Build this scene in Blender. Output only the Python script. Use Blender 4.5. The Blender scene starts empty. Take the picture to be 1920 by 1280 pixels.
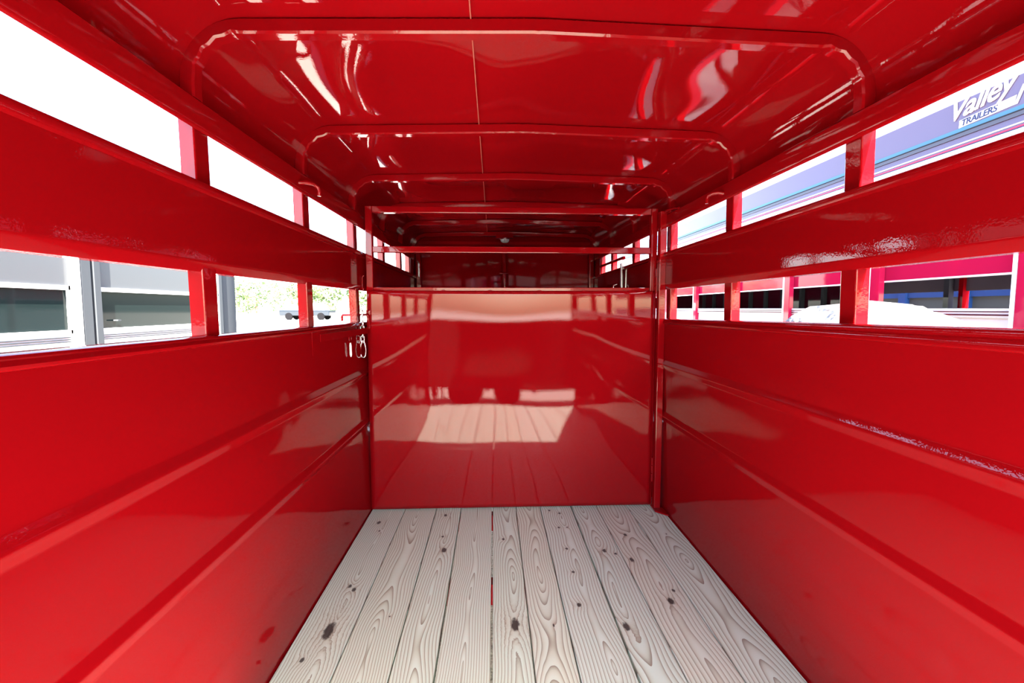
import bpy, bmesh, math, random
from mathutils import Vector, Matrix
random.seed(7)
sc = bpy.context.scene
COL = sc.collection
PI = math.pi

# ---------------------------------------------------------------- camera, sky, sun, exposure
cam_d = bpy.data.cameras.new('camera')
cam_d.lens = 853.0 / 1920.0 * 36.0
cam_d.sensor_width = 36.0
cam_d.clip_start = 0.02
cam_d.clip_end = 600
cam = bpy.data.objects.new('camera', cam_d)
COL.objects.link(cam)
cam.location = (0, 0, 1.245)
YAW, PITCH = math.radians(2.35), math.radians(-4.154)
look = Vector((math.sin(YAW) * math.cos(PITCH), math.cos(YAW) * math.cos(PITCH), math.sin(PITCH)))
cam.rotation_euler = look.to_track_quat('-Z', 'Y').to_euler()
sc.camera = cam

SUN_ELEV = math.radians(48)
SUN_AZ = math.radians(13)           # towards +X from straight behind the trailer
world = bpy.data.worlds.new('sky')
sc.world = world
world.use_nodes = True
wn = world.node_tree.nodes
wl = world.node_tree.links
bg = wn['Background']
sky = wn.new('ShaderNodeTexSky')
sky.sky_type = 'NISHITA'
sky.sun_disc = False
sky.sun_elevation = SUN_ELEV
sky.sun_rotation = PI - SUN_AZ
sky.air_density = 1.0
sky.dust_density = 2.0
sky.ozone_density = 1.0
wl.new(sky.outputs[0], bg.inputs[0])
bg.inputs[1].default_value = 0.26

sun_d = bpy.data.lights.new('sun', 'SUN')
sun_d.energy = 14.0
sun_d.angle = math.radians(0.6)
sun_d.color = (1.0, 0.93, 0.82)
sun = bpy.data.objects.new('sun', sun_d)
COL.objects.link(sun)
to_sun = Vector((math.sin(SUN_AZ) * math.cos(SUN_ELEV), -math.cos(SUN_AZ) * math.cos(SUN_ELEV), math.sin(SUN_ELEV)))
sun.rotation_euler = (-to_sun).to_track_quat('-Z', 'Y').to_euler()
sun.location = to_sun * 30

vs = sc.view_settings
vs.view_transform = 'Standard'
vs.look = 'None'
vs.gamma = 1.0
vs.use_curve_mapping = False
vs.exposure = 2.9
sc.cycles.max_bounces = 14
sc.cycles.diffuse_bounces = 7
sc.cycles.glossy_bounces = 6

# ---------------------------------------------------------------- helpers
def tag(o, label=None, cat=None, group=None, kind=None):
    if label: o['label'] = label
    if cat: o['category'] = cat
    if group: o['group'] = group
    if kind: o['kind'] = kind
    return o

def empty(name, loc=(0, 0, 0), rz=0.0):
    o = bpy.data.objects.new(name, None)
    COL.objects.link(o)
    o.location = loc
    o.rotation_euler = (0, 0, rz)
    o.empty_display_size = 0.1
    return o

def warp(v):
    """trailer frame (centred on its own axis) -> world; the body stands slightly racked"""
    k = max(-0.6, min(1.0, v[2] / 1.2))
    return (v[0] + 0.147 - 0.0235 * k, v[1], v[2])

class MB:
    def __init__(self): self.bm = bmesh.new()
    def box(self, x0, x1, y0, y1, z0, z1, bev=0.0, seg=1):
        b = bmesh.new()
        bmesh.ops.create_cube(b, size=1.0)
        for v in b.verts:
            v.co = Vector(((x0 + x1) / 2 + v.co.x * (x1 - x0), (y0 + y1) / 2 + v.co.y * (y1 - y0), (z0 + z1) / 2 + v.co.z * (z1 - z0)))
        if bev > 0:
            bmesh.ops.bevel(b, geom=b.edges[:], offset=bev, segments=seg, profile=0.5, affect='EDGES')
        self._merge(b)
        return self
    def _merge(self, b):
        m = bpy.data.meshes.new('tmp')
        b.to_mesh(m); b.free()
        self.bm.from_mesh(m)
        bpy.data.meshes.remove(m)
    def mesh(self, verts, faces):
        vv = [self.bm.verts.new(v) for v in verts]
        for f in faces:
            try: self.bm.faces.new([vv[i] for i in f])
            except ValueError: pass
        return self
    def loft(self, rings, closed=True, caps=True):
        """rings: list of equally long point lists"""
        n = len(rings[0])
        vs_ = [[self.bm.verts.new(p) for p in r] for r in rings]
        for a, b in zip(vs_[:-1], vs_[1:]):
            for i in range(n if closed else n - 1):
                j = (i + 1) % n
                self.bm.faces.new((a[i], a[j], b[j], b[i]))
        if caps and closed:
            self.bm.faces.new(vs_[0][::-1]); self.bm.faces.new(vs_[-1])
        return self
    def tube(self, pts, r, n=10, caps=True):
        pts = [Vector(p) for p in pts]
        rings = []
        t0 = (pts[1] - pts[0]).normalized()
        ref = Vector((0, 0, 1)) if abs(t0.z) < 0.9 else Vector((1, 0, 0))
        nrm = (ref - t0 * ref.dot(t0)).normalized()
        for i, p in enumerate(pts):
            if i == 0: t = t0
            elif i == len(pts) - 1: t = (pts[-1] - pts[-2]).normalized()
            else: t = ((pts[i + 1] - p).normalized() + (p - pts[i - 1]).normalized()).normalized()
            nrm = (nrm - t * nrm.dot(t)).normalized()
            bi = t.cross(nrm)
            rr = r[i] if isinstance(r, (list, tuple)) else r
            rings.append([p + (nrm * math.cos(2 * PI * k / n) + bi * math.sin(2 * PI * k / n)) * rr for k in range(n)])
        return self.loft(rings, True, caps)
    def cyl(self, p0, p1, r, n=20): return self.tube([p0, p1], r, n)
    def ring_loop(self, pts, r, n=8):
        """closed tube loop"""
        pts = [Vector(p) for p in pts]; N = len(pts)
        c = sum(pts, Vector()) / N
        axis = (pts[1] - pts[0]).cross(pts[2] - pts[1])
        for i in range(N):
            axis += (pts[i] - c).cross(pts[(i + 1) % N] - c)
        axis.normalize()
        rings = []
        for i in range(N):
            t = (pts[(i + 1) % N] - pts[i - 1]).normalized()
            o = t.cross(axis).normalized()
            rings.append([self.bm.verts.new(pts[i] + (o * math.cos(2 * PI * k / n) + axis * math.sin(2 * PI * k / n)) * r) for k in range(n)])
        for i in range(N):
            a, b = rings[i], rings[(i + 1) % N]
            for k in range(n):
                self.bm.faces.new((a[k], a[(k + 1) % n], b[(k + 1) % n], b[k]))
        return self
    def build(self, name, mat, parent=None, smooth=None, wrp=False, loc=None):
        bm = self.bm
        if wrp:
            for v in bm.verts: v.co = Vector(warp(v.co))
        bmesh.ops.recalc_face_normals(bm, faces=bm.faces[:])
        off = Vector(loc) if loc else Vector((0, 0, 0))
        if loc:
            for v in bm.verts: v.co -= off
        me = bpy.data.meshes.new(name)
        bm.to_mesh(me); bm.free()
        if smooth is not None:
            for p in me.polygons: p.use_smooth = True
            me.set_sharp_from_angle(angle=math.radians(smooth))
        me.materials.append(mat)
        o = bpy.data.objects.new(name, me)
        COL.objects.link(o)
        o.location = off
        if parent:
            o.parent = parent
            # parts are written in world space unless the parent itself stands elsewhere
            o.location = off - parent.location if loc else -parent.location
            if parent.parent:
                o.location = (off if loc else Vector()) - parent.location - parent.parent.location
        return o

def part_copy(src, parent, delta):
    c = src.copy(); COL.objects.link(c)
    c.parent = parent
    c.location = src.location + Vector(delta)
    return c

# ---------------------------------------------------------------- materials
def new_mat(name):
    m = bpy.data.materials.new(name)
    m.use_nodes = True
    return m, m.node_tree.nodes, m.node_tree.links, m.node_tree.nodes['Principled BSDF']

def paint(name, col, rough=0.4, coat=0.62, coat_rough=0.012, peel=0.03, spec=0.0, metal=0.0, peel_scale=170.0, speck=0.0):
    m, n, l, p = new_mat(name)
    p.inputs['Base Color'].default_value = (*col, 1)
    p.inputs['Roughness'].default_value = rough
    p.inputs['Metallic'].default_value = metal
    p.inputs['Specular IOR Level'].default_value = spec
    p.inputs['Coat Weight'].default_value = coat
    p.inputs['Coat Roughness'].default_value = coat_rough
    p.inputs['Coat IOR'].default_value = 1.5
    if peel > 0:
        tc = n.new('ShaderNodeTexCoord')
        nz = n.new('ShaderNodeTexNoise'); nz.inputs['Scale'].default_value = peel_scale; nz.inputs['Detail'].default_value = 1.5
        bp = n.new('ShaderNodeBump'); bp.inputs['Strength'].default_value = peel; bp.inputs['Distance'].default_value = 0.01
        l.new(tc.outputs['Object'], nz.inputs['Vector'])
        l.new(nz.outputs['Fac'], bp.inputs['Height'])
        l.new(bp.outputs['Normal'], p.inputs['Coat Normal'])
    return m

RED_C = (0.205, 0.0016, 0.0035)
RED = paint('red_gloss_paint', RED_C, peel=0.006)
RED_WALL = paint('red_gloss_paint_orange_peel', RED_C, peel=0.014, peel_scale=150.0, coat_rough=0.02)
RED_TUBE = paint('red_paint_on_tube', RED_C, rough=0.35, coat_rough=0.05, peel=0.02, peel_scale=90.0)
SEAM = paint('pale_seam_sealer', (0.36, 0.09, 0.07), rough=0.5, coat=0.2, peel=0)
CHROME = paint('zinc_plated_steel', (0.75, 0.76, 0.78), rough=0.22, metal=1.0, coat=0.0, peel=0)
ALU = paint('brushed_aluminium', (0.040, 0.045, 0.050), rough=0.45, metal=0.0, coat=0.0, peel=0)
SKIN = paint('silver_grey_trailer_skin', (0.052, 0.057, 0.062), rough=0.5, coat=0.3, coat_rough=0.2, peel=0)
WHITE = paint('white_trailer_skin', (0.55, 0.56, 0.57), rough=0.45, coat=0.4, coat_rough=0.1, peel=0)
BLACKR = paint('black_rubber', (0.006, 0.006, 0.007), rough=0.7, coat=0, peel=0)
DARKGAP = paint('dark_sealant', (0.03, 0.035, 0.04), rough=0.6, coat=0, peel=0)
TINT = paint('dark_tinted_pane', (0.007, 0.012, 0.012), rough=0.05, coat=0.06, coat_rough=0.02, peel=0, spec=0.05)
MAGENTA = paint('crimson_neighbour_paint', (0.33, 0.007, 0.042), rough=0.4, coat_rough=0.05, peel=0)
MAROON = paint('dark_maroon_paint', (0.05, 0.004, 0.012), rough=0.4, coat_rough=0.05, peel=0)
LAV = paint('lavender_panel_paint', (0.098, 0.080, 0.135), rough=0.4, coat=0.6, coat_rough=0.1, peel=0)
TEAL = paint('sky_blue_stripe', (0.045, 0.14, 0.20), rough=0.4, coat=0.5, peel=0)
GREY = paint('grey_stripe', (0.06, 0.06, 0.075), rough=0.4, coat=0.5, peel=0)
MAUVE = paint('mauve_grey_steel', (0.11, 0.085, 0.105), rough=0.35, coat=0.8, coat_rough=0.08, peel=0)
NAVY = paint('navy_paint', (0.012, 0.016, 0.07), rough=0.4, coat=0.6, peel=0)
BLUE = paint('blue_trailer_paint', (0.012, 0.035, 0.12), rough=0.4, coat=0.6, peel=0)
DECAL = paint('white_vinyl', (0.86, 0.86, 0.88), rough=0.45, coat=0.3, coat_rough=0.2, peel=0)
CLEAR, _n, _l, _p = new_mat('frosted_lamp_lens')
_p.inputs['Base Color'].default_value = (0.85, 0.88, 0.9, 1)
_p.inputs['Roughness'].default_value = 0.15
_p.inputs['Transmission Weight'].default_value = 0.5
DARKTRUCK = paint('charcoal_truck_paint', (0.008, 0.012, 0.018), rough=0.4, coat=0.6, peel=0)

def ground_mat():
    m, n, l, p = new_mat('pale_gravel')
    tc = n.new('ShaderNodeTexCoord')
    a = n.new('ShaderNodeTexNoise'); a.inputs['Scale'].default_value = 60; a.inputs['Detail'].default_value = 4
    b = n.new('ShaderNodeTexVoronoi'); b.inputs['Scale'].default_value = 45
    r = n.new('ShaderNodeValToRGB')
    r.color_ramp.elements[0].position = 0.3; r.color_ramp.elements[0].color = (0.16, 0.145, 0.125, 1)
    r.color_ramp.elements[1].position = 0.7; r.color_ramp.elements[1].color = (0.72, 0.68, 0.60, 1)
    bp = n.new('ShaderNodeBump'); bp.inputs['Strength'].default_value = 0.5; bp.inputs['Distance'].default_value = 0.01
    l.new(tc.outputs['Object'], a.inputs['Vector']); l.new(tc.outputs['Object'], b.inputs['Vector'])
    l.new(a.outputs['Fac'], r.inputs['Fac']); l.new(r.outputs['Color'], p.inputs['Base Color'])
    l.new(b.outputs['Distance'], bp.inputs['Height']); l.new(bp.outputs['Normal'], p.inputs['Normal'])
    p.inputs['Roughness'].default_value = 0.9
    return m

def tarp_mat():
    m, n, l, p = new_mat('white_tarp_cloth')
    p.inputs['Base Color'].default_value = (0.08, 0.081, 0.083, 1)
    p.inputs['Roughness'].default_value = 0.45
    tc = n.new('ShaderNodeTexCoord')
    a = n.new('ShaderNodeTexNoise'); a.inputs['Scale'].default_value = 9; a.inputs['Detail'].default_value = 3
    bp = n.new('ShaderNodeBump'); bp.inputs['Strength'].default_value = 0.9; bp.inputs['Distance'].default_value = 0.08
    l.new(tc.outputs['Object'], a.inputs['Vector']); l.new(a.outputs['Fac'], bp.inputs['Height'])
    l.new(bp.outputs['Normal'], p.inputs['Normal'])
    return m

def leaf_mat():
    m, n, l, p = new_mat('tree_leaves')
    oi = n.new('ShaderNodeTexCoord')
    a = n.new('ShaderNodeTexNoise'); a.inputs['Scale'].default_value = 0.9
    r = n.new('ShaderNodeValToRGB')
    r.color_ramp.elements[0].position = 0.35; r.color_ramp.elements[0].color = (0.04, 0.10, 0.03, 1)
    r.color_ramp.elements[1].position = 0.65; r.color_ramp.elements[1].color = (0.20, 0.24, 0.11, 1)
    l.new(oi.outputs['Object'], a.inputs['Vector']); l.new(a.outputs['Fac'], r.inputs['Fac'])
    l.new(r.outputs['Color'], p.inputs['Base Color'])
    p.inputs['Roughness'].default_value = 0.6
    return m

def bark_mat():
    m, n, l, p = new_mat('bark')
    p.inputs['Base Color'].default_value = (0.12, 0.08, 0.05, 1); p.inputs['Roughness'].default_value = 0.9
    return m

def wood_mat(idx, x0, freq, knots, tint, flow):
    """pine board: growth rings cut lengthwise, a few knots; object space, x across, y along"""
    m, n, l, p = new_mat('pine_board_%d' % idx)
    def M(op, a, b=None, c=None):
        q = n.new('ShaderNodeMath'); q.operation = op
        for i, s in enumerate((a, b, c)):
            if s is None: continue
            if isinstance(s, (int, float)): q.inputs[i].default_value = s
            else: l.new(s, q.inputs[i])
        return q.outputs[0]
    tc = n.new('ShaderNodeTexCoord'); sp = n.new('ShaderNodeSeparateXYZ')
    l.new(tc.outputs['Object'], sp.inputs[0])
    X, Y = sp.outputs[0], sp.outputs[1]
    def noise(sx, sy, off, det=2.0):
        cb = n.new('ShaderNodeCombineXYZ')
        l.new(M('MULTIPLY', X, sx), cb.inputs[0]); l.new(M('MULTIPLY', Y, sy), cb.inputs[1]); cb.inputs[2].default_value = off
        z = n.new('ShaderNodeTexNoise'); z.inputs['Scale'].default_value = 1.0; z.inputs['Detail'].default_value = det
        l.new(cb.outputs[0], z.inputs['Vector'])
        return z.outputs['Fac']
    lowf = M('SUBTRACT', noise(0.0, 1.1, idx * 3.7, 1.0), 0.5)
    lowg = M('SUBTRACT', noise(0.0, 1.6, idx * 5.1 + 40, 1.0), 0.5)
    wob = M('SUBTRACT', noise(14.0, 3.0, idx * 1.3 + 9, 2.0), 0.5)
    u = M('ADD', M('SUBTRACT', X, x0), M('MULTIPLY', lowg, 0.09))
    d = M('MULTIPLY', lowf, flow)
    r2 = M('ADD', M('MULTIPLY', u, u), M('MULTIPLY', d, d))
    r = M('SQRT', r2)
    r = M('ADD', r, M('MULTIPLY', wob, 0.013))
    r = M('ADD', r, M('MULTIPLY', Y, 0.012))
    dark = None
    halo = None
    for kx, ky, ks, el in knots:
        dx = M('SUBTRACT', X, kx); dy = M('DIVIDE', M('SUBTRACT', Y, ky), el)
        dd = M('SQRT', M('ADD', M('MULTIPLY', dx, dx), M('MULTIPLY', dy, dy)))
        dd = M('ADD', dd, M('MULTIPLY', M('SUBTRACT', noise(90.0, 60.0, idx + kx * 31, 2.0), 0.5), ks * 0.9))
        g = M('POWER', 2.718, M('MULTIPLY', M('MULTIPLY', dd, dd), -1.0 / (2.6 * ks) ** 2))
        r = M('ADD', r, M('MULTIPLY', g, ks * 1.3))
        k = M('SUBTRACT', 1.0, M('MINIMUM', 1.0, M('DIVIDE', dd, ks)))
        k = M('MINIMUM', 1.0, M('MULTIPLY', k, 2.6))
        dark = k if dark is None else M('MAXIMUM', dark, k)
        halo = g if halo is None else M('MAXIMUM', halo, g)
    s = M('FRACT', M('MULTIPLY', r, freq))
    line = M('POWER', s, 2.0)                              # slow rise to the dark latewood edge
    cr = n.new('ShaderNodeValToRGB')
    e = cr.color_ramp.elements
    e[0].position = 0.0; e[0].color = (0.49 * tint[0], 0.635 * tint[1], 0.55 * tint[2], 1)
    e[1].position = 1.0; e[1].color = (0.150 * tint[0], 0.112 * tint[1], 0.066 * tint[2], 1)
    q = e.new(0.45); q.color = (0.42 * tint[0], 0.50 * tint[1], 0.40 * tint[2], 1)
    l.new(line, cr.inputs['Fac'])
    # weathered blotches
    mix = n.new('ShaderNodeMix'); mix.data_type = 'RGBA'
    l.new(M('MULTIPLY', noise(5.0, 1.4, idx + 70, 3.0), 0.35), mix.inputs['Factor'])
    l.new(cr.outputs['Color'], mix.inputs['A'])
    mix.inputs['B'].default_value = (0.40, 0.52, 0.48, 1)
    fin = mix.outputs['Result']
    if dark is not None:
        m2 = n.new('ShaderNodeMix'); m2.data_type = 'RGBA'
        l.new(M('MULTIPLY', halo, 0.28), m2.inputs['Factor']); l.new(fin, m2.inputs['A'])
        m2.inputs['B'].default_value = (0.34, 0.29, 0.21, 1)
        m3 = n.new('ShaderNodeMix'); m3.data_type = 'RGBA'
        l.new(M('MULTIPLY', dark, 0.92), m3.inputs['Factor']); l.new(m2.outputs['Result'], m3.inputs['A'])
        m3.inputs['B'].default_value = (0.012, 0.010, 0.010, 1)
        fin = m3.outputs['Result']
    l.new(fin, p.inputs['Base Color'])
    p.inputs['Roughness'].default_value = 0.55
    p.inputs['Specular IOR Level'].default_value = 0.3
    bp = n.new('ShaderNodeBump'); bp.inputs['Strength'].default_value = 0.12; bp.inputs['Distance'].default_value = 0.002; bp.invert = True
    l.new(line, bp.inputs['Height']); l.new(bp.outputs['Normal'], p.inputs['Normal'])
    return m

GRAVEL = ground_mat(); TARP = tarp_mat(); LEAF = leaf_mat(); BARK = bark_mat()

# ---------------------------------------------------------------- trailer shell
YB, YF = -0.35, 4.75            # rear opening, front corner
HW = 0.906                      # inner half width at the sheets
POST_Y = [0.60, 1.288, 1.982, 2.675, 3.365, 3.985]

ground = MB().mesh([(-150, -120, -0.5), (150, -120, -0.5), (150, 200, -0.5), (-150, 200, -0.5)], [(0, 1, 2, 3)]).build('ground', GRAVEL)
tag(ground, 'pale sunlit gravel yard under and around the trailers', 'ground', kind='structure')

# floor: steel frame with planks and crossmembers
EDGES = [-0.757, -0.551, -0.357, -0.203, -0.010, 0.138, 0.290, 0.487, 0.648, 0.841, 1.050]
GAPL = [0.0, 0.004, 0.0045, 0.007, 0.008, 0.0045, 0.0045, 0.008, 0.004, 0.004, 0.0]
fr = MB()
fr.box(EDGES[0] - 0.055, EDGES[0] - 0.005, YB, YF, -0.16, -0.002)
fr.box(EDGES[-1] + 0.005, EDGES[-1] + 0.055, YB, YF, -0.16, -0.002)
fr.box(EDGES[0], EDGES[-1], YB, YB + 0.05, -0.16, -0.045)
floor = fr.build('floor', RED)
tag(floor, 'trailer floor of ten bare pine boards on a red steel frame', 'floor', kind='structure')
PLK = [  # ring centre, ring frequency, tint, flow, knots(x, y, size, elongation)
    (0.02, 95, (1.0, 0.98, 0.95), 0.20, [(0.012, 1.71, 0.022, 2.6), (-0.030, 1.56, 0.010, 1.4), (0.005, 1.99, 0.010, 1.5), (0.030, 1.965, 0.010, 2.0), (-0.018, 2.60, 0.013, 1.6), (0.01, 2.50, 0.007, 1.2)]),
    (-0.01, 100, (1.0, 0.97, 0.92), 0.22, [(0.03, 1.78, 0.004, 1.5)]),
    (0.01, 85, (0.99, 0.97, 0.92), 0.20, [(-0.01, 2.68, 0.012, 1.6), (0.022, 2.28, 0.014, 1.9), (0.0, 2.42, 0.008, 1.5)]),
    (0.0, 105, (1.0, 0.95, 0.89), 0.18, []),
    (0.01, 95, (0.99, 0.97, 0.90), 0.25, [(0.018, 1.71, 0.020, 2.2), (-0.015, 2.38, 0.009, 1.5)]),
    (0.0, 88, (1.04, 0.95, 0.87), 0.22, [(0.02, 1.70, 0.004, 3.0)]),
    (0.02, 80, (0.98, 0.95, 0.93), 0.24, [(-0.045, 2.72, 0.009, 1.3), (0.012, 2.68, 0.009, 1.3), (-0.018, 2.50, 0.009, 1.3), (0.03, 2.50, 0.006, 1.2), (-0.01, 2.27, 0.009, 1.3), (-0.012, 2.06, 0.009, 1.3), (-0.03, 1.82, 0.011, 1.4)]),
    (-0.02, 70, (0.98, 0.98, 0.96), 0.30, [(-0.05, 1.68, 0.015, 2.0), (0.0, 2.24, 0.012, 1.6), (0.05, 2.21, 0.008, 1.4)]),
    (0.0, 60, (1.02, 0.93, 0.88), 0.30, [(-0.02, 2.40, 0.011, 1.6), (0.01, 1.83, 0.016, 1.8), (0.05, 1.90, 0.009, 1.4), (-0.06, 2.15, 0.012, 2.0)]),
    (0.0, 62, (1.0, 0.96, 0.91), 0.34, [(0.01, 2.40, 0.004, 1.8)]),
]
for i in range(10):
    a, b = EDGES[i] + GAPL[i] / 2, EDGES[i + 1] - GAPL[i + 1] / 2
    if i == 0: a += 0.004
    if i == 9: b -= 0.004
    c = (a + b) / 2
    x0, f, tint, flow, kn = PLK[i]
    mb = MB()
    mb.box(a - c, b - c, YB, YF, -0.040, random.uniform(-0.0015, 0.0), bev=0.003, seg=2)
    o = mb.build('plank', wood_mat(i, x0, f, kn, tint, flow))
    o.parent = floor; o.location = (c, 0, 0)
y = -0.10
while y < 4.7:
    MB().box(EDGES[0], EDGES[-1], y, y + 0.06, -0.14, -0.041).build('crossmember', RED, floor)
    y += 0.7125

def wob(s, y, z):
    # shallow oil-canning of the sheet between the posts
    t = (y - 0.60) / 0.693
    e = math.sin(PI * t) ** 2
    return e * (0.0022 * math.sin(5.1 * z + 1.3 * math.floor(t) + s) + 0.0016 * math.sin(9.0 * z + 3.0 * y) + 0.0012 * math.sin(4.3 * y + 2 * s))

def side_profile_lower(s, railtop, raillow, ribs, y):
    """inner face of the lower side sheet, top lip to floor; returns (x,z) going down the inside and up the outside"""
    rt = railtop[0] + railtop[1] * y
    rl = raillow[0] + raillow[1] * y
    pts = []
    # rolled top lip, two beads
    pts += [(HW + 0.040, rt - 0.004), (HW + 0.034, rt), (HW + 0.004, rt), (HW - 0.004, rt - 0.003), (HW - 0.0065, rt - 0.008)]
    hm = (rt + rl) / 2
    pts += [(HW - 0.0055, hm + 0.002), (HW - 0.008, hm - 0.002), (HW - 0.0115, rl + 0.006), (HW - 0.010, rl + 0.001), (HW - 0.006, rl - 0.002), (HW, rl - 0.004), (HW, rl - 0.008)]
    for rz in ribs:
        pts += [(HW + wob(s, y, rz + 0.03 + 0.085 * q), rz + 0.03 + 0.085 * q) for q in (2.2, 1.5, 0.8)]
        pts += [(HW, rz + 0.034), (HW, rz + 0.030), (HW - 0.001, rz + 0.026), (HW - 0.0085, rz + 0.008), (HW - 0.0105, rz + 0.002), (HW - 0.0105, rz - 0.002), (HW - 0.0085, rz - 0.008), (HW - 0.001, rz - 0.026), (HW, rz - 0.030), (HW, rz - 0.034)]
    pts += [(HW + wob(s, y, 0.49 - 0.07 * q), 0.49 - 0.07 * q) for q in range(0, 7)]
    pts += [(HW, 0.0), (HW, -0.02), (HW + 0.006, -0.02), (HW + 0.006, rl - 0.01), (HW + 0.040, rl - 0.01)]
    return [(s * x, y, z) for x, z in pts]

def slat_profile(s, top, fl, bot, y):
    t = top[0] + top[1] * y; f = fl[0] + fl[1] * y; b = bot[0] + bot[1] * y
    pts = [(HW + 0.050, t), (HW - 0.004, t), (HW - 0.010, t - 0.003), (HW - 0.012, t - 0.008), (HW - 0.012, f + 0.004), (HW - 0.010, f), (HW, f - 0.003), (HW, f - 0.006),
           (HW, b + 0.031), (HW, b + 0.027), (HW + 0.002, b + 0.023), (HW + 0.013, b + 0.002), (HW + 0.015, b), (HW + 0.050, b), (HW + 0.050, b + 0.006), (HW + 0.020, b + 0.010), (HW + 0.010, b + 0.030), (HW + 0.006, b + 0.034), (HW + 0.006, f), (HW + 0.050, f)]
    return [(s * x, y, z) for x, z in pts]

def wall_side(s, name, label, rail_t, rail_l, ribs, slat_t, slat_f, slat_b, slot_t, y_end):
    ys = [YB, YF]
    ys = [YB + (YF - YB) * k / 84 for k in range(85)]
    mb = MB(); mb.loft([side_profile_lower(s, rail_t, rail_l, ribs, y) for y in ys])
    w = mb.build(name, RED_WALL, smooth=35, wrp=True)
    tag(w, label, 'wall', kind='structure')
    mb = MB(); mb.loft([slat_profile(s, slat_t, slat_f, slat_b, y) for y in ys])
    mb.build('slat', RED_WALL, w, smooth=35, wrp=True)
    # header tube above the top opening
    st = slot_t
    mb = MB()
    hp = [(HW, 1.797), (HW, st + 0.012), (HW + 0.003, st + 0.005), (HW + 0.006, st + 0.002), (HW + 0.009, st), (HW + 0.014, st + 0.004), (HW + 0.050, st + 0.040), (HW + 0.050, 1.797), (HW + 0.003, 1.80)]
    mb.loft([[(s * x, y, z) for x, z in hp] for y in ys])
    mb.build('header_rail', RED, w, smooth=35, wrp=True)
    for y in POST_Y + [4.40]:
        a, b = (HW + 0.014, HW + 0.056)
        x0, x1 = min(s * a, s * b), max(s * a, s * b)
        MB().box(x0, x1, y - 0.004, y + 0.058, -0.15, st + 0.045, bev=0.004, seg=2).build('post', RED_TUBE, w, wrp=True)
    # solid corner beyond the last post
    a, b = (HW + 0.008, HW + 0.016)
    x0, x1 = min(s * a, s * b), max(s * a, s * b)
    MB().box(x0, x1, 4.42, YF, 1.15, st + 0.02).build('corner_panel', RED, w, wrp=True)
    return w

WL = wall_side(-1, 'wall_left', 'red sheet steel trailer side with two open slots, by the silver trailer',
               (1.175, -0.0035), (1.148, -0.002), [0.858, 0.560], (1.586, -0.002), (1.564, -0.004), (1.338, 0.005), 1.722, YF)
WR = wall_side(1, 'wall_right', 'red sheet steel trailer side with two open slots, by the crimson trailer',
               (1.215, -0.0115), (1.162, -0.002), [0.905, 0.590], (1.590, -0.004), (1.562, -0.003), (1.356, 0.001), 1.728, YF)

# roof sheet: header, cove, shallow peak; oil-canned between the bows
def roof_pts():
    pts = []
    R = 0.170
    xs = HW + 0.036
    zc = 2.001
    for z in (1.800, 1.82, zc - R): pts.append((xs, z))
    for k in range(1, 10):
        a = PI / 2 * k / 10
        pts.append((xs - R + R * math.cos(a), zc - R + R * math.sin(a)))
    for k in range(0, 25):
        x = (xs - R) * (1 - k / 24)
        pts.append((x, zc + 0.020 * (1 - x / (xs - R))))
    return pts
half = roof_pts()
prof = half + [(-x, z) for x, z in half[-2::-1]]
BOW_Y = [0.60, 1.288, 1.982, 2.675, 3.38, 4.03, 4.67]
NY = 150
def bow_env(y):
    """0 at the bows, 1 mid-way between them"""
    bs = [YB] + BOW_Y + [YF + 0.4]
    for a, b in zip(bs[:-1], bs[1:]):
        if a <= y <= b: return math.sin(PI * (y - a) / (b - a)) ** 2, (y - a) / (b - a), bs.index(a)
    return 0.0, 0.0, 0
random.seed(11)
OC = {}
for k in range(10):
    OC[k] = [(random.uniform(-1, 1), random.uniform(2.0, 5.5), random.uniform(0, 6.28), random.uniform(-1.5, 1.5)) for _ in range(4)]
rings = []
for j in range(NY + 1):
    y = YB + (YF + 0.32 - YB) * j / NY
    e, t, bay = bow_env(y)
    r = []
    for x, z in prof:
        d = 0.0
        if z > 1.97 or abs(x) < 0.80:
            w = min(1.0, (HW - 0.09 - abs(x)) / 0.12)
            w = max(0.0, w)
            for a, f, ph, sl in OC[bay % 10]:
                d += a * math.sin(f * 2.4 * x + ph + sl * 2 * t)
            d = 0.0030 * d * e * w + 0.003 * e * w + 0.009 * e * w * math.exp(-((x + 0.50) / 0.16) ** 2) + 0.005 * e * w * math.exp(-((x - 0.42) / 0.2) ** 2)
        r.append((x, y, z + d))
    rings.append(r)
mb = MB(); mb.loft(rings, closed=False, caps=False)
ceiling = mb.build('ceiling', RED, smooth=30, wrp=True)
sol = ceiling.modifiers.new('thickness', 'SOLIDIFY'); sol.thickness = 0.003; sol.offset = 1.0
tag(ceiling, 'glossy red sheet steel roof rounded down to both sides', 'ceiling', kind='structure')
# roof lap seam
mb = MB()
for y0, y1 in zip(BOW_Y[:-1], BOW_Y[1:]):
    mb.box(-0.1825, -0.1795, y0 + 0.02, y1 - 0.02, 2.010, 2.0165)
mb.build('lap_seam', SEAM, ceiling, wrp=True)

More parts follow.
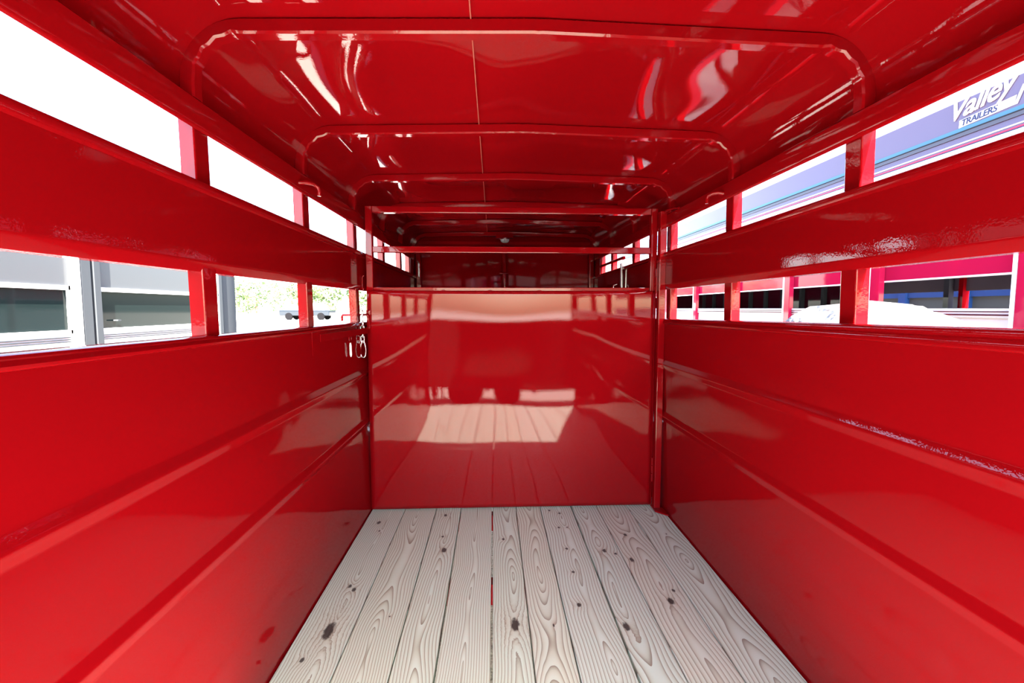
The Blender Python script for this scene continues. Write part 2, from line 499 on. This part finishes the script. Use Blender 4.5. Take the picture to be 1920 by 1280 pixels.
def bow(y):
    cx = HW + 0.019; R = 0.142; h = 0.020
    zc = 2.001 - h
    path = [(-cx, 1.800), (-cx, 1.83), (-cx, zc - R)]
    for k in range(1, 9):
        a = PI / 2 * k / 9
        path.append((-cx + R - R * math.cos(a), zc - R + R * math.sin(a)))
    path += [(-cx + R, zc), (-0.012, zc + 0.0185), (0.0, zc + 0.0175), (0.012, zc + 0.0185)]
    path += [(-x, z) for x, z in path[-4::-1]]
    rings = []
    c = 0.005
    sec = [(-h, -h + c), (-h + c, -h), (h - c, -h), (h, -h + c), (h, h - c), (h - c, h), (-h + c, h), (-h, h - c)]
    N = len(path)
    rnd = random.Random(int(y * 100))
    for i, (x, z) in enumerate(path):
        p0 = path[max(0, i - 1)]; p1 = path[min(N - 1, i + 1)]
        tx, tz = p1[0] - p0[0], p1[1] - p0[1]
        L = math.hypot(tx, tz); tx, tz = tx / L, tz / L
        nx, nz = tz, -tx            # towards the inside of the bend
        bend = 3 <= i <= 10 or N - 11 <= i <= N - 4
        q = 0.0
        if bend: q = -0.003 + (0.0035 if i % 2 else -0.0015)   # crushed inner corner of the bend
        ring = []
        for u, v in sec:
            vv = v
            if v > 0: vv = v + q
            ring.append((x + nx * vv, y + u, z + nz * vv))
        rings.append(ring)
    mb = MB(); mb.loft(rings)
    return mb.build('roof_bow', RED_TUBE, ceiling, smooth=40, wrp=True)
for y in BOW_Y: bow(y)

# front wall: two panels meeting on a centre post
fw_ = MB()
fw_.mesh([(-HW - 0.03, YF, -0.02), (0, YF + 0.30, -0.02), (0, YF + 0.30, 2.04), (-HW - 0.03, YF, 2.04),
          (HW + 0.03, YF, -0.02), (HW + 0.03, YF, 2.04)], [(0, 1, 2, 3), (1, 4, 5, 2)])
wf = fw_.build('wall_front', RED, wrp=True)
tag(wf, 'dark shaded red nose wall bent to a shallow point behind the gate', 'wall', kind='structure')
sol = wf.modifiers.new('thickness', 'SOLIDIFY'); sol.thickness = 0.004; sol.offset = 0
MB().cyl((-0.005, YF + 0.265, 0), (-0.005, YF + 0.265, 1.98), 0.028, 18).build('centre_post', RED_TUBE, wf, smooth=60, wrp=True)
MB().box(-HW + 0.02, HW - 0.02, YF + 0.0, YF + 0.012, 1.90, 1.93).build('stiffener', RED, wf, wrp=True)
for s in (-1, 1):
    MB().box(min(s * (HW - 0.055), s * HW), max(s * (HW - 0.055), s * HW), YF - 0.10, YF - 0.03, 0.0, 1.80, bev=0.012, seg=3).build('corner_post', RED_TUBE, wf, wrp=True)
MB().box(-0.005 - 0.05, -0.005 + 0.05, YF + 0.22, YF + 0.25, 1.62, 1.635, bev=0.004).build('tie_bracket', RED_TUBE, wf, wrp=True)

# escape door ahead of the gate on the right side
d1 = MB()
d1.box(HW - 0.012, HW + 0.002, 3.60, 4.34, 0.05, 1.572, bev=0.003)
door = d1.build('door_1', RED, wrp=True)
tag(door, 'narrow red escape door beyond the gate with a bar across its open top', 'door', kind='structure')
MB().box(HW - 0.010, HW + 0.012, 3.58, 4.36, 1.632, 1.655, bev=0.003).build('door_bar', RED_TUBE, door, wrp=True)
MB().box(HW - 0.026, HW - 0.010, 3.575, 3.60, 0.05, 1.60, bev=0.004).build('door_edge', CHROME, door, wrp=True)
MB().tube([(HW - 0.03, 3.66, 1.30), (HW - 0.06, 3.66, 1.31), (HW - 0.06, 3.66, 1.43), (HW - 0.03, 3.66, 1.44)], 0.008, 8).build('door_handle', CHROME, door, smooth=60, wrp=True)

# rear frame and hinge post of the gate
MB().box(-HW - 0.03, HW + 0.03, YB - 0.05, YB, 1.82, 2.02, bev=0.006).build('rear_header', RED, ceiling, wrp=True)
for s, w in ((-1, WL), (1, WR)):
    MB().box(min(s * (HW - 0.02), s * (HW + 0.06)), max(s * (HW - 0.02), s * (HW + 0.06)), YB - 0.06, YB + 0.03, -0.15, 1.84, bev=0.006).build('rear_post', RED, w, wrp=True)
hp = MB(); hp.box(0.992, 1.032, 2.700, 2.745, 0.004, 1.82, bev=0.004, seg=2)
hinge_post = hp.build('hinge_post', RED_TUBE, WR)
MB().mesh([(0.985, 2.66, 0.004), (1.046, 2.60, 0.004), (1.046, 2.75, 0.004), (0.985, 2.75, 0.004),
           (0.985, 2.66, 0.012), (1.046, 2.60, 0.012), (1.046, 2.75, 0.012), (0.985, 2.75, 0.012)],
          [(3, 2, 1, 0), (4, 5, 6, 7), (0, 1, 5, 4), (1, 2, 6, 5), (2, 3, 7, 6), (3, 0, 4, 7)]).build('foot_plate', RED_TUBE, WR)
MB().tube([(1.015, 2.70, 1.812), (1.02, 2.66, 1.818), (1.028, 2.58, 1.812), (1.03, 2.53, 1.80)], 0.008, 8).build('post_brace', RED_TUBE, WR, smooth=60)
# tie hooks on the header rails
MB().tube([(-0.786, 1.915, 1.752), (-0.760, 1.925, 1.757), (-0.738, 1.945, 1.756), (-0.726, 1.962, 1.748), (-0.722, 1.968, 1.735), (-0.724, 1.97, 1.712)],
          [0.009, 0.008, 0.0075, 0.0075, 0.0075, 0.007], 10).build('tie_hook', RED_TUBE, WL, smooth=60)
MB().tube([(1.030, 2.035, 1.757), (1.005, 2.04, 1.762), (0.985, 2.05, 1.760), (0.970, 2.06, 1.752), (0.966, 2.062, 1.738), (0.967, 2.062, 1.718)],
          [0.009, 0.008, 0.0075, 0.0075, 0.0075, 0.007], 10).build('tie_hook', RED_TUBE, WR, smooth=60)
# latch keeper bar on the left wall, with its weld plates
kb = MB()
kb.mesh([(-0.777, 2.08, 1.094), (-0.742, 2.755, 1.098), (-0.742, 2.755, 1.132), (-0.777, 2.08, 1.128),
         (-0.783, 2.08, 1.094), (-0.750, 2.755, 1.098), (-0.750, 2.755, 1.132), (-0.783, 2.08, 1.128)],
        [(0, 1, 2, 3), (7, 6, 5, 4), (0, 4, 5, 1), (3, 2, 6, 7), (0, 3, 7, 4), (1, 5, 6, 2)])
kb.build('keeper_bar', RED_TUBE, WL)
MB().box(-0.787, -0.778, 1.988, 1.992, 1.04, 1.15).build('sheet_lap', RED_TUBE, WL)

# ---------------------------------------------------------------- centre gate
GX0, GX1, GY = -0.757, 1.000, 2.766
gate = empty('livestock_gate', ((GX0 + GX1) / 2, GY + 0.02, 0.005))
tag(gate, 'glossy red swing gate across the trailer, solid below with two open rails on top', 'gate')
T = 0.040
for x0 in (GX0, GX1 - T):
    MB().box(x0, x0 + T, GY, GY + T, 0.006, 1.849, bev=0.004, seg=2).build('stile', RED_TUBE, gate)
for z0, z1 in ((1.811, 1.849), (1.578, 1.615), (1.341, 1.372), (0.006, 0.045)):
    MB().box(GX0 + T, GX1 - T, GY + 0.001, GY + T - 0.001, z0, z1, bev=0.004, seg=2).build('rail', RED_TUBE, gate)
# rippled sheet
NX, NZ = 72, 60
sx0, sx1, sz0, sz1 = GX0 + 0.006, GX1 - 0.012, 0.008, 1.352
def sheet_d(u, v):
    e = (math.sin(PI * u) ** 0.8) * (math.sin(PI * v) ** 0.8)
    d = 0.0
    d += -0.0035 * math.sin(PI * v * 2.0 + 0.35) * math.sin(PI * u)
    d += 0.0016 * math.sin(PI * 3.2 * u + 0.8 * math.sin(5 * v) + 0.3)
    d += 0.0011 * math.sin(PI * 5.1 * u + 2.2 + 1.5 * v) * (0.4 + v)
    d += 0.0010 * math.sin(PI * 6.0 * v + 1.5 * u + 0.5)
    d += 0.0016 * math.exp(-((u - 0.245 - 0.01 * math.sin(7 * v)) / 0.022) ** 2) + 0.0012 * math.exp(-((u - 0.77) / 0.03) ** 2)
    d += 0.0008 * math.sin(9.0 * v + 4.0 * u) * math.sin(11 * u + 1.0)
    return d * e
verts, faces = [], []
for j in range(NZ + 1):
    for i in range(NX + 1):
        u, v = i / NX, j / NZ
        verts.append((sx0 + (sx1 - sx0) * u, GY - 0.004 - 0.001 + sheet_d(u, v) * 0.8, sz0 + (sz1 - sz0) * v))
for j in range(NZ):
    for i in range(NX):
        a = j * (NX + 1) + i
        faces.append((a, a + 1, a + NX + 2, a + NX + 1))
sh = MB().mesh(verts, faces).build('sheet_panel', RED, gate, smooth=60)
sol = sh.modifiers.new('thickness', 'SOLIDIFY'); sol.thickness = 0.002; sol.offset = 0
# weld beads along the sheet's top edge
for x in (-0.60, -0.30, -0.02, 0.28, 0.55, 0.80):
    MB().tube([(x - 0.012, GY - 0.004, 1.352), (x - 0.004, GY - 0.007, 1.353), (x + 0.006, GY - 0.007, 1.353), (x + 0.014, GY - 0.004, 1.352)], [0.001, 0.003, 0.003, 0.001], 6).build('weld_bead', RED_TUBE, gate, smooth=60)

for z in (1.41, 0.24):
    h = MB()
    for k in range(3):
        h.cyl((0.996 - 0.0, 2.752, z - 0.075 + 0.051 * k), (0.996, 2.752, z - 0.075 + 0.051 * k + 0.048), 0.012, 14)
    h.build('hinge', RED_TUBE, gate, smooth=50)
# slide latch through the side slot
MB().tube([(-0.895, 2.735, 1.17), (-0.895, 2.735, 1.198), (-0.889, 2.735, 1.206), (-0.80, 2.735, 1.207), (-0.752, 2.735, 1.208), (-0.744, 2.735, 1.202), (-0.742, 2.738, 1.185), (-0.742, 2.764, 1.13)],
          0.007, 10).build('latch_rod', RED_TUBE, gate, smooth=60)
MB().box(-0.757, -0.733, 2.752, 2.768, 1.12, 1.235, bev=0.003).build('latch_plate', RED_TUBE, gate)
MB().tube([(-0.768, 2.757, 1.36), (-0.778, 2.757, 1.37), (-0.778, 2.757, 1.43), (-0.768, 2.757, 1.44)], 0.005, 8).build('catch_loop', RED_TUBE, gate, smooth=60)

# safety chain with snap hook, hung over the keeper bar
def stadium(c, w, h, axis, n=12):
    """closed loop of points, long side vertical; axis 0: in XZ plane, 1: in YZ plane"""
    pts = []
    for k in range(n):
        a = 2 * PI * k / n
        px = w / 2 * math.cos(a)
        pz = (h / 2 - w / 2) * (1 if math.sin(a) >= 0 else -1) + w / 2 * math.sin(a)
        pts.append((c[0] + (px if axis == 0 else 0), c[1] + (px if axis == 1 else 0), c[2] + pz))
    return pts
chain = empty('safety_chain', (-0.765, 2.70, 0.95))
tag(chain, 'short bright steel chain with a snap hook hanging beside the gate latch', 'chain')
z = 1.245
k = 0
while z > 1.06:
    MB().ring_loop(stadium((-0.768 + (0.004 if k % 2 else 0), 2.700, z), 0.020, 0.042, k % 2), 0.0038, 7).build('link', CHROME, chain, smooth=60)
    z -= 0.030; k += 1
pts = []
for q in range(20):
    a = 2 * PI * q / 20
    w = 0.0105 + 0.0065 * (1 - math.sin(a)) / 2
    pts.append((-0.766 + w * math.cos(a) * 1.15, 2.700, z - 0.028 + 0.050 * math.sin(a)))
MB().ring_loop(pts, 0.0042, 8).build('snap_hook', CHROME, chain, smooth=60)
# lynch pin hanging below the keeper bar
pin = empty('lynch_pin', (-0.766, 2.47, 1.0))
tag(pin, 'small painted locking pin on a ring hanging below the latch keeper bar', 'pin')
MB().ring_loop([(-0.768, 2.47 + 0.020 * math.cos(2 * PI * q / 16), 1.082 + 0.020 * math.sin(2 * PI * q / 16)) for q in range(16)], 0.0028, 6).build('ring', RED_TUBE, pin, smooth=60)
MB().tube([(-0.768, 2.47, 1.062), (-0.768, 2.472, 1.045), (-0.768, 2.475, 0.995), (-0.768, 2.476, 0.985)], [0.004, 0.0065, 0.0065, 0.003], 8).build('shank', DECAL, pin, smooth=60)

# dome lamp under the last bow
lamp = empty('dome_lamp', (0.118, 4.63, 1.93))
tag(lamp, 'small round dome lamp in a red bracket under the farthest roof bow', 'lamp')
MB().box(0.03, 0.20, 4.60, 4.68, 1.945, 1.985, bev=0.004).build('bracket', RED_TUBE, lamp)
MB().cyl((0.118, 4.62, 1.945), (0.118, 4.62, 1.93), 0.050, 24).build('bezel', CHROME, lamp, smooth=40)
MB().loft([[(0.118 + r * math.cos(2 * PI * q / 24), 4.62 + r * math.sin(2 * PI * q / 24), zz) for q in range(24)] for r, zz in ((0.043, 1.930), (0.041, 1.918), (0.034, 1.908), (0.020, 1.902), (0.006, 1.900))]).build('lens', CLEAR, lamp, smooth=60)

# ---------------------------------------------------------------- silver trailer on the left
def wheel(parent, x, y, r=0.36, w=0.2, zc=-0.14):
    t = MB().cyl((x - w / 2, y, zc), (x + w / 2, y, zc), r, 28).build('tyre', BLACKR, parent, smooth=40)
    h = MB(); h.cyl((x - w / 2 - 0.005, y, zc), (x + w / 2 + 0.005, y, zc), r * 0.55, 20)
    o = h.build('hub', ALU, t, smooth=40)
    return t
LX = -2.9
ht = empty('horse_trailer', (LX - 1.0, 1.5, -0.5))
tag(ht, 'silver grey horse trailer with dark tinted windows beyond the left slot', 'trailer')
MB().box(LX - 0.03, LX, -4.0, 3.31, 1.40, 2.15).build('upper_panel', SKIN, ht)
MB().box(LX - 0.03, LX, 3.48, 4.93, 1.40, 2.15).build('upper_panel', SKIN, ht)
MB().box(LX - 0.03, LX, -4.0, 3.31, -0.05, 1.085).build('lower_panel', WHITE, ht)
MB().box(LX - 0.03, LX, 3.48, 4.93, -0.05, 1.085).build('lower_panel', WHITE, ht)
for y0, y1 in ((1.0, 3.235), (3.49, 4.92)):
    w = MB()
    w.box(LX - 0.02, LX + 0.012, y0 - 0.02, y1 + 0.02, 1.370, 1.400); w.box(LX - 0.02, LX + 0.012, y0 - 0.02, y1 + 0.02, 1.075, 1.098)
    w.box(LX - 0.02, LX + 0.012, y0 - 0.03, y0, 1.075, 1.40); w.box(LX - 0.02, LX + 0.012, y1, y1 + 0.02, 1.075, 1.40)
    f = w.build('window', WHITE, ht)
    MB().box(LX - 0.018, LX - 0.008, y0, y1, 1.098, 1.37).build('pane', TINT, f)
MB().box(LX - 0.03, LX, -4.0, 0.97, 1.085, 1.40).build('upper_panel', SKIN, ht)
for zz in (1.045, 1.030, 1.015):
    MB().box(LX, LX + 0.008, 1.0, 3.235, zz, zz + 0.005).build('trim_line', DARKGAP, ht)
    MB().box(LX, LX + 0.008, 3.49, 4.9, zz, zz + 0.005).build('trim_line', DARKGAP, ht)
MB().box(LX - 0.03, LX + 0.03, 3.25, 3.315, -0.05, 2.15, bev=0.005).build('door_frame', WHITE, ht)
MB().box(LX - 0.03, LX + 0.028, 3.318, 3.40, -0.05, 2.15, bev=0.005).build('door_frame', ALU, ht)
MB().box(LX - 0.03, LX + 0.010, 3.40, 3.42, -0.05, 2.15).build('seal', DARKGAP, ht)
MB().box(LX - 0.03, LX + 0.028, 3.42, 3.48, -0.05, 2.15, bev=0.005).build('door_frame', ALU, ht)
MB().box(LX - 0.03, LX + 0.02, 4.93, 4.99, -0.05, 2.15, bev=0.004).build('corner_trim', ALU, ht)
MB().box(LX - 0.03, LX + 0.008, 4.99, 5.02, -0.05, 2.15).build('seal', DARKGAP, ht)
nose = []
for zz in (-0.05, 2.15):
    r = [(LX - 0.01 - 0.11 * (1 - math.cos(PI / 2 * q / 10)), 5.02 + 0.42 * math.sin(PI / 2 * q / 10), zz) for q in range(11)]
    nose.append(r + [(LX - 2.0, 5.44, zz), (LX - 2.0, 5.02, zz)])
MB().loft(nose).build('nose_panel', ALU, ht, smooth=40)
MB().box(LX - 2.0, LX - 0.01, -4.0, 5.1, 2.15, 2.20, bev=0.02).build('roof', WHITE, ht)
MB().box(LX - 2.0, LX - 1.97, -4.0, 5.1, -0.05, 2.15).build('far_side', SKIN, ht)
MB().box(LX - 1.97, LX - 0.03, -4.0, 5.1, -0.05, 0.0).build('floor_pan', ALU, ht)
for y in (-1.2, -0.3): wheel(ht, LX - 0.14, y)
MB().box(LX + 0.00, LX + 0.035, 3.60, 3.63, 1.15, 1.16).build('hinge', ALU, ht)

# ---------------------------------------------------------------- crimson trailer on the right
RX = 2.30
st = empty('stock_trailer', (RX + 1.0, 3.0, -0.5))
tag(st, 'crimson and lavender stock trailer parked beyond the right slots', 'trailer')
Y0, Y1 = -3.0, 9.5
def rbox(name, z0, z1, mat, d0=0.0, d1=0.03, y0=Y0, y1=Y1, bev=0.0):
    return MB().box(RX + d0, RX + d1, y0, y1, z0, z1, bev=bev).build(name, mat, st)
rbox('lower_panel', -0.05, 1.20, WHITE)
rbox('lower_rail', 1.20, 1.245, WHITE, -0.012, 0.03, bev=0.004)
rbox('trim_line', 1.212, 1.218, MAROON, -0.015, -0.010, Y0, Y1)
rbox('trim_line', 1.228, 1.232, MAROON, -0.015, -0.010, Y0, Y1)
rbox('slat', 1.405, 1.93, MAGENTA, 0.0, 0.03)
rbox('slat_edge', 1.397, 1.405, DECAL, -0.004, 0.03)
rbox('upper_rail', 1.985, 2.022, DECAL, -0.03, 0.02, bev=0.006)
rbox('stripe', 2.022, 2.034, NAVY, -0.004, 0.02)
rbox('stripe', 2.034, 2.042, MAGENTA, -0.006, 0.02)
rbox('upper_panel', 2.042, 2.085, LAV, 0.0, 0.02)
rbox('stripe', 2.050, 2.056, DECAL, -0.003, 0.0)
rbox('stripe', 2.085, 2.104, GREY, -0.006, 0.02)
rbox('stripe', 2.104, 2.109, DARKGAP, -0.008, 0.02)
rbox('stripe', 2.109, 2.128, TEAL, -0.004, 0.02)
# lavender side running into the rounded white roof edge
pr = [(0.0, 2.128), (0.0, 2.262)]
mb = MB(); mb.loft([[(RX + x, y, z) for x, z in pr + [(0.02, 2.262), (0.02, 2.128)]] for y in (Y0, Y1)])
mb.build('sign_panel', LAV, st)
pr = [(0.001, 2.262)] + [(0.30 - 0.30 * math.cos(PI / 2 * k / 10), 2.262 + 0.343 * math.sin(PI / 2 * k / 10)) for k in range(1, 11)] + [(2.0, 2.605), (2.0, 2.58), (0.31, 2.58), (0.03, 2.245)]
mb = MB(); mb.loft([[(RX + x, y, z) for x, z in pr] for y in (Y0, Y1)])
mb.build('roof', WHITE, st, smooth=40)
for y in (1.05, 1.86, 2.63, 3.44, 4.22, 5.05, 5.9, 6.9, 8.0):
    MB().box(RX - 0.035, RX + 0.0, y - 0.03, y + 0.035, -0.05, 1.99, bev=0.003).build('post', MAGENTA, st)
    MB().box(RX - 0.036, RX + 0.0, y + 0.036, y + 0.052, -0.05, 1.99).build('post_edge', DECAL, st)
# far side of that trailer, seen through its slot
FX = 4.30
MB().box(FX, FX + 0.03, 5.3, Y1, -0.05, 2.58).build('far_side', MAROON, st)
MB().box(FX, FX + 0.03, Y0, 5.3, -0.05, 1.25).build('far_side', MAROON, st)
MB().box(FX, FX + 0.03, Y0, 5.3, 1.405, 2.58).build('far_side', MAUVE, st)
y = 5.3
while y < 9.4:
    MB().box(FX - 0.05, FX, y, y + 0.045, 0.0, 2.5).build('inner_post', ALU, st); y += 0.42
y = -0.7
while y < 5.2:
    MB().box(FX - 0.05, FX, y, y + 0.05, 0.0, 2.5).build('inner_post', GREY, st); y += 0.8
MB().box(FX - 0.03, FX + 0.03, 3.99, 4.03, -0.05, 2.5).build('inner_post', RED, st)
MB().box(RX + 0.03, FX, Y0, Y1, -0.06, -0.02).build('floor_pan', GREY, st)
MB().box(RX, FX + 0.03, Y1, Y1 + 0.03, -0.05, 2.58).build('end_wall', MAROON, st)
for y in (5.6, 6.5): wheel(st, RX + 0.12, y)

# lettering on the lavender panel
def text_mesh(body, size, shear, bold, ext):
    c = bpy.data.curves.new('lettering', 'FONT')
    c.body = body; c.size = size; c.shear = shear; c.offset = bold; c.extrude = ext; c.space_character = 0.95
    o = bpy.data.objects.new('lettering', c); COL.objects.link(o)
    dg = bpy.context.evaluated_depsgraph_get()
    me = bpy.data.meshes.new_from_object(o.evaluated_get(dg))
    bpy.data.objects.remove(o)
    return me
def put_text(name, me, mat, origin, slope, parent):
    # text x -> -Y, text y -> +Z, faces -X
    R = Matrix(((0, 0, -1), (-1, 0, 0), (0, 1, 0)))
    for v in me.vertices:
        q = R @ v.co
        q.z += slope * v.co.x
        v.co = q + Vector(origin) - parent.location
    me.materials.clear(); me.materials.append(mat)
    o = bpy.data.objects.new(name, me); COL.objects.link(o); o.parent = parent
    return o
put_text('script_lettering', text_mesh('Valley', 0.128, 0.36, 0.0012, 0.002), DECAL, (RX - 0.004, 2.283, 2.170), 0.13, st)
lb = MB()
lb.mesh([(RX - 0.003, 2.222, 2.130), (RX - 0.003, 1.985, 2.140), (RX - 0.003, 1.975, 2.180), (RX - 0.003, 2.222, 2.166)], [(0, 1, 2, 3)])
lb.mesh([(RX - 0.003, 1.985, 2.140), (RX - 0.003, 1.955, 2.215), (RX - 0.003, 1.94, 2.215), (RX - 0.003, 1.97, 2.140)], [(0, 1, 2, 3)])
lbo = lb.build('name_plate', DECAL, st)
put_text('plate_lettering', text_mesh('TRAILERS', 0.040, 0.15, 0.0006, 0.001), NAVY, (RX - 0.0045, 2.212, 2.136), 0.05, st)

# ---------------------------------------------------------------- white covered load between the trailers
tl = MB()
random.seed(3)
NA = 40
def tarp_ring(v):
    r = []
    z = -0.5 + 1.78 * v
    top = max(0.0, (v - 0.86) / 0.14)
    for q in range(NA):
        a = 2 * PI * q / NA
        c, s = math.cos(a), math.sin(a)
        ex = (abs(c) ** 0.6) * (1 if c >= 0 else -1) * 0.30
        ey = (abs(s) ** 0.6) * (1 if s >= 0 else -1) * 0.46
        k = math.sqrt(max(0.0, 1 - top ** 1.7))
        k = max(k, 0.02)
        fold = 1 + 0.05 * math.sin(7 * a + 5 * v) * (1 - 0.5 * v) + 0.035 * math.sin(13 * a + 5 - 9 * v)
        zz = z + (0.02 * math.sin(5 * a + 9 * v) if top < 0.9 else 0)
        r.append((1.70 + ex * k * fold, 1.90 + 0.10 * top + ey * k * fold, zz - (0.03 * (ey * k < -0.1) * top)))
    return r
tl.loft([tarp_ring(v) for v in [0, 0.15, 0.3, 0.45, 0.6, 0.72, 0.80, 0.86, 0.89, 0.92, 0.95, 0.975, 0.99, 1.0]])
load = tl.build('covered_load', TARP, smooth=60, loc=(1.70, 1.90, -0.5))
tag(load, 'heap under a crumpled white tarp standing between the two red trailers', 'covered load')

# ---------------------------------------------------------------- blue trailer beyond
bt = empty('flatbed_trailer', (6.6, 2.0, -0.5))
tag(bt, 'blue open frame trailer glimpsed through the far side of the crimson one', 'trailer')
MB().box(6.2, 6.24, -1, 8.5, 1.40, 1.62).build('top_rail', BLUE, bt)
MB().box(6.24, 6.27, -1, 8.5, 0.2, 1.40).build('side_panel', ALU, bt)
for y in (-0.8, 0.6, 2.0, 3.4, 4.8, 5.7, 6.6, 8.0):
    MB().box(6.17, 6.24, y, y + 0.12, -0.4, 1.80).build('post', BLUE, bt)
for y in (0.6, 1.6): wheel(bt, 6.3, y)

# ---------------------------------------------------------------- unseen red trailer added behind the camera for the reflections in the gate
ut = empty('reflection_trailer', (0.1, -3.2, -0.5))
tag(ut, 'low red solid-sided trailer added out of view behind the viewer for the gate reflection', 'trailer')
MB().box(-2.3, 1.95, -2.44, -2.40, -0.02, 0.95, bev=0.005).build('side_panel', RED, ut)
MB().box(-2.3, 1.95, -4.04, -4.00, -0.02, 0.95, bev=0.005).build('side_panel', RED, ut)
MB().box(-2.3, 1.95, -4.00, -2.44, -0.06, -0.02).build('bed', GREY, ut)
for x in (-2.3, -1.25, -0.2, 0.85, 1.89):
    MB().box(x, x + 0.06, -2.40, -2.35, -0.10, 0.97).build('stake', RED_TUBE, ut)
for x in (-0.6, 0.3):
    t = MB().cyl((x, -3.0, -0.16), (x, -2.7, -0.16), 0.34, 24).build('tyre', BLACKR, ut, smooth=40)

# ---------------------------------------------------------------- trees and truck far off on the left
def tree(x, y, h, w, seed, label):
    rnd = random.Random(seed)
    x, y, h, w = x * 1.4, y * 1.4, h * 1.4, w * 1.4
    root = empty('tree', (x, y, -0.5))
    tag(root, label, 'tree')
    MB().tube([(x, y, -0.5), (x + 0.1, y, h * 0.4), (x, y, h * 0.75)], [0.22, 0.15, 0.06], 8).build('trunk', BARK, root, smooth=60)
    mb = MB()
    verts, faces = [], []
    blobs = [(rnd.uniform(-w, w) * 0.6, rnd.uniform(-w, w) * 0.4, h * rnd.uniform(0.28, 0.85), rnd.uniform(0.28, 0.45) * w) for _ in range(12)]
    for bx, by, bz, br in blobs:
        for _ in range(130):
            d = Vector((rnd.gauss(0, 1), rnd.gauss(0, 1), rnd.gauss(0, 1))).normalized() * br * rnd.uniform(0.6, 1.05)
            c = Vector((x + bx, y + by, bz - 0.5)) + d
            a = Vector((rnd.gauss(0, 1), rnd.gauss(0, 1), rnd.gauss(0, 1))).normalized()
            b = a.orthogonal().normalized()
            s = rnd.uniform(0.2, 0.42)
            k = len(verts)
            verts += [c - a * s, c + b * s * 0.6, c + a * s, c - b * s * 0.6]
            faces.append((k, k + 1, k + 2, k + 3))
    mb.mesh(verts, faces)
    f = mb.build('foliage', LEAF, root)
    f['kind'] = 'stuff'
tree(-31.5, 62, 5.6, 4.2, 1, 'pale green tree beside the end of the silver trailer')
tree(-32.1, 74, 6.4, 3.6, 2, 'rounded tree above the parked truck, second from the silver trailer')
tree(-22.0, 60, 5.2, 3.4, 3, 'bushy tree between the second and third posts of the left slot')
tree(-17.0, 62, 4.6, 3.0, 4, 'low tree nearest the gate in the left slot')

pk = empty('pickup_truck', (-28.5, 72.0, -0.5))
tag(pk, 'dark pickup truck with a white cab parked far off on the gravel', 'truck')
px, py = -28.5, 72.0
MB().box(px - 2.5, px + 2.2, py - 0.9, py + 0.9, -0.10, 0.42, bev=0.06, seg=2).build('body', DARKTRUCK, pk)
MB().mesh([(px - 0.1, py - 0.82, 0.42), (px + 1.7, py - 0.82, 0.42), (px + 1.7, py + 0.82, 0.42), (px - 0.1, py + 0.82, 0.42),
           (px + 0.1, py - 0.7, 1.10), (px + 1.15, py - 0.7, 1.10), (px + 1.15, py + 0.7, 1.10), (px + 0.1, py + 0.7, 1.10)],
          [(0, 1, 2, 3), (7, 6, 5, 4), (0, 4, 5, 1), (1, 5, 6, 2), (2, 6, 7, 3), (3, 7, 4, 0)]).build('cab', WHITE, pk)
for dx in (-1.6, 1.4):
    MB().cyl((px + dx, py - 0.95, -0.16), (px + dx, py - 0.7, -0.16), 0.34, 18).build('wheel', BLACKR, pk, smooth=40)
    MB().cyl((px + dx, py + 0.7, -0.16), (px + dx, py + 0.95, -0.16), 0.34, 18).build('wheel', BLACKR, pk, smooth=40)
pk.scale = (1.6, 1.6, 1.6)
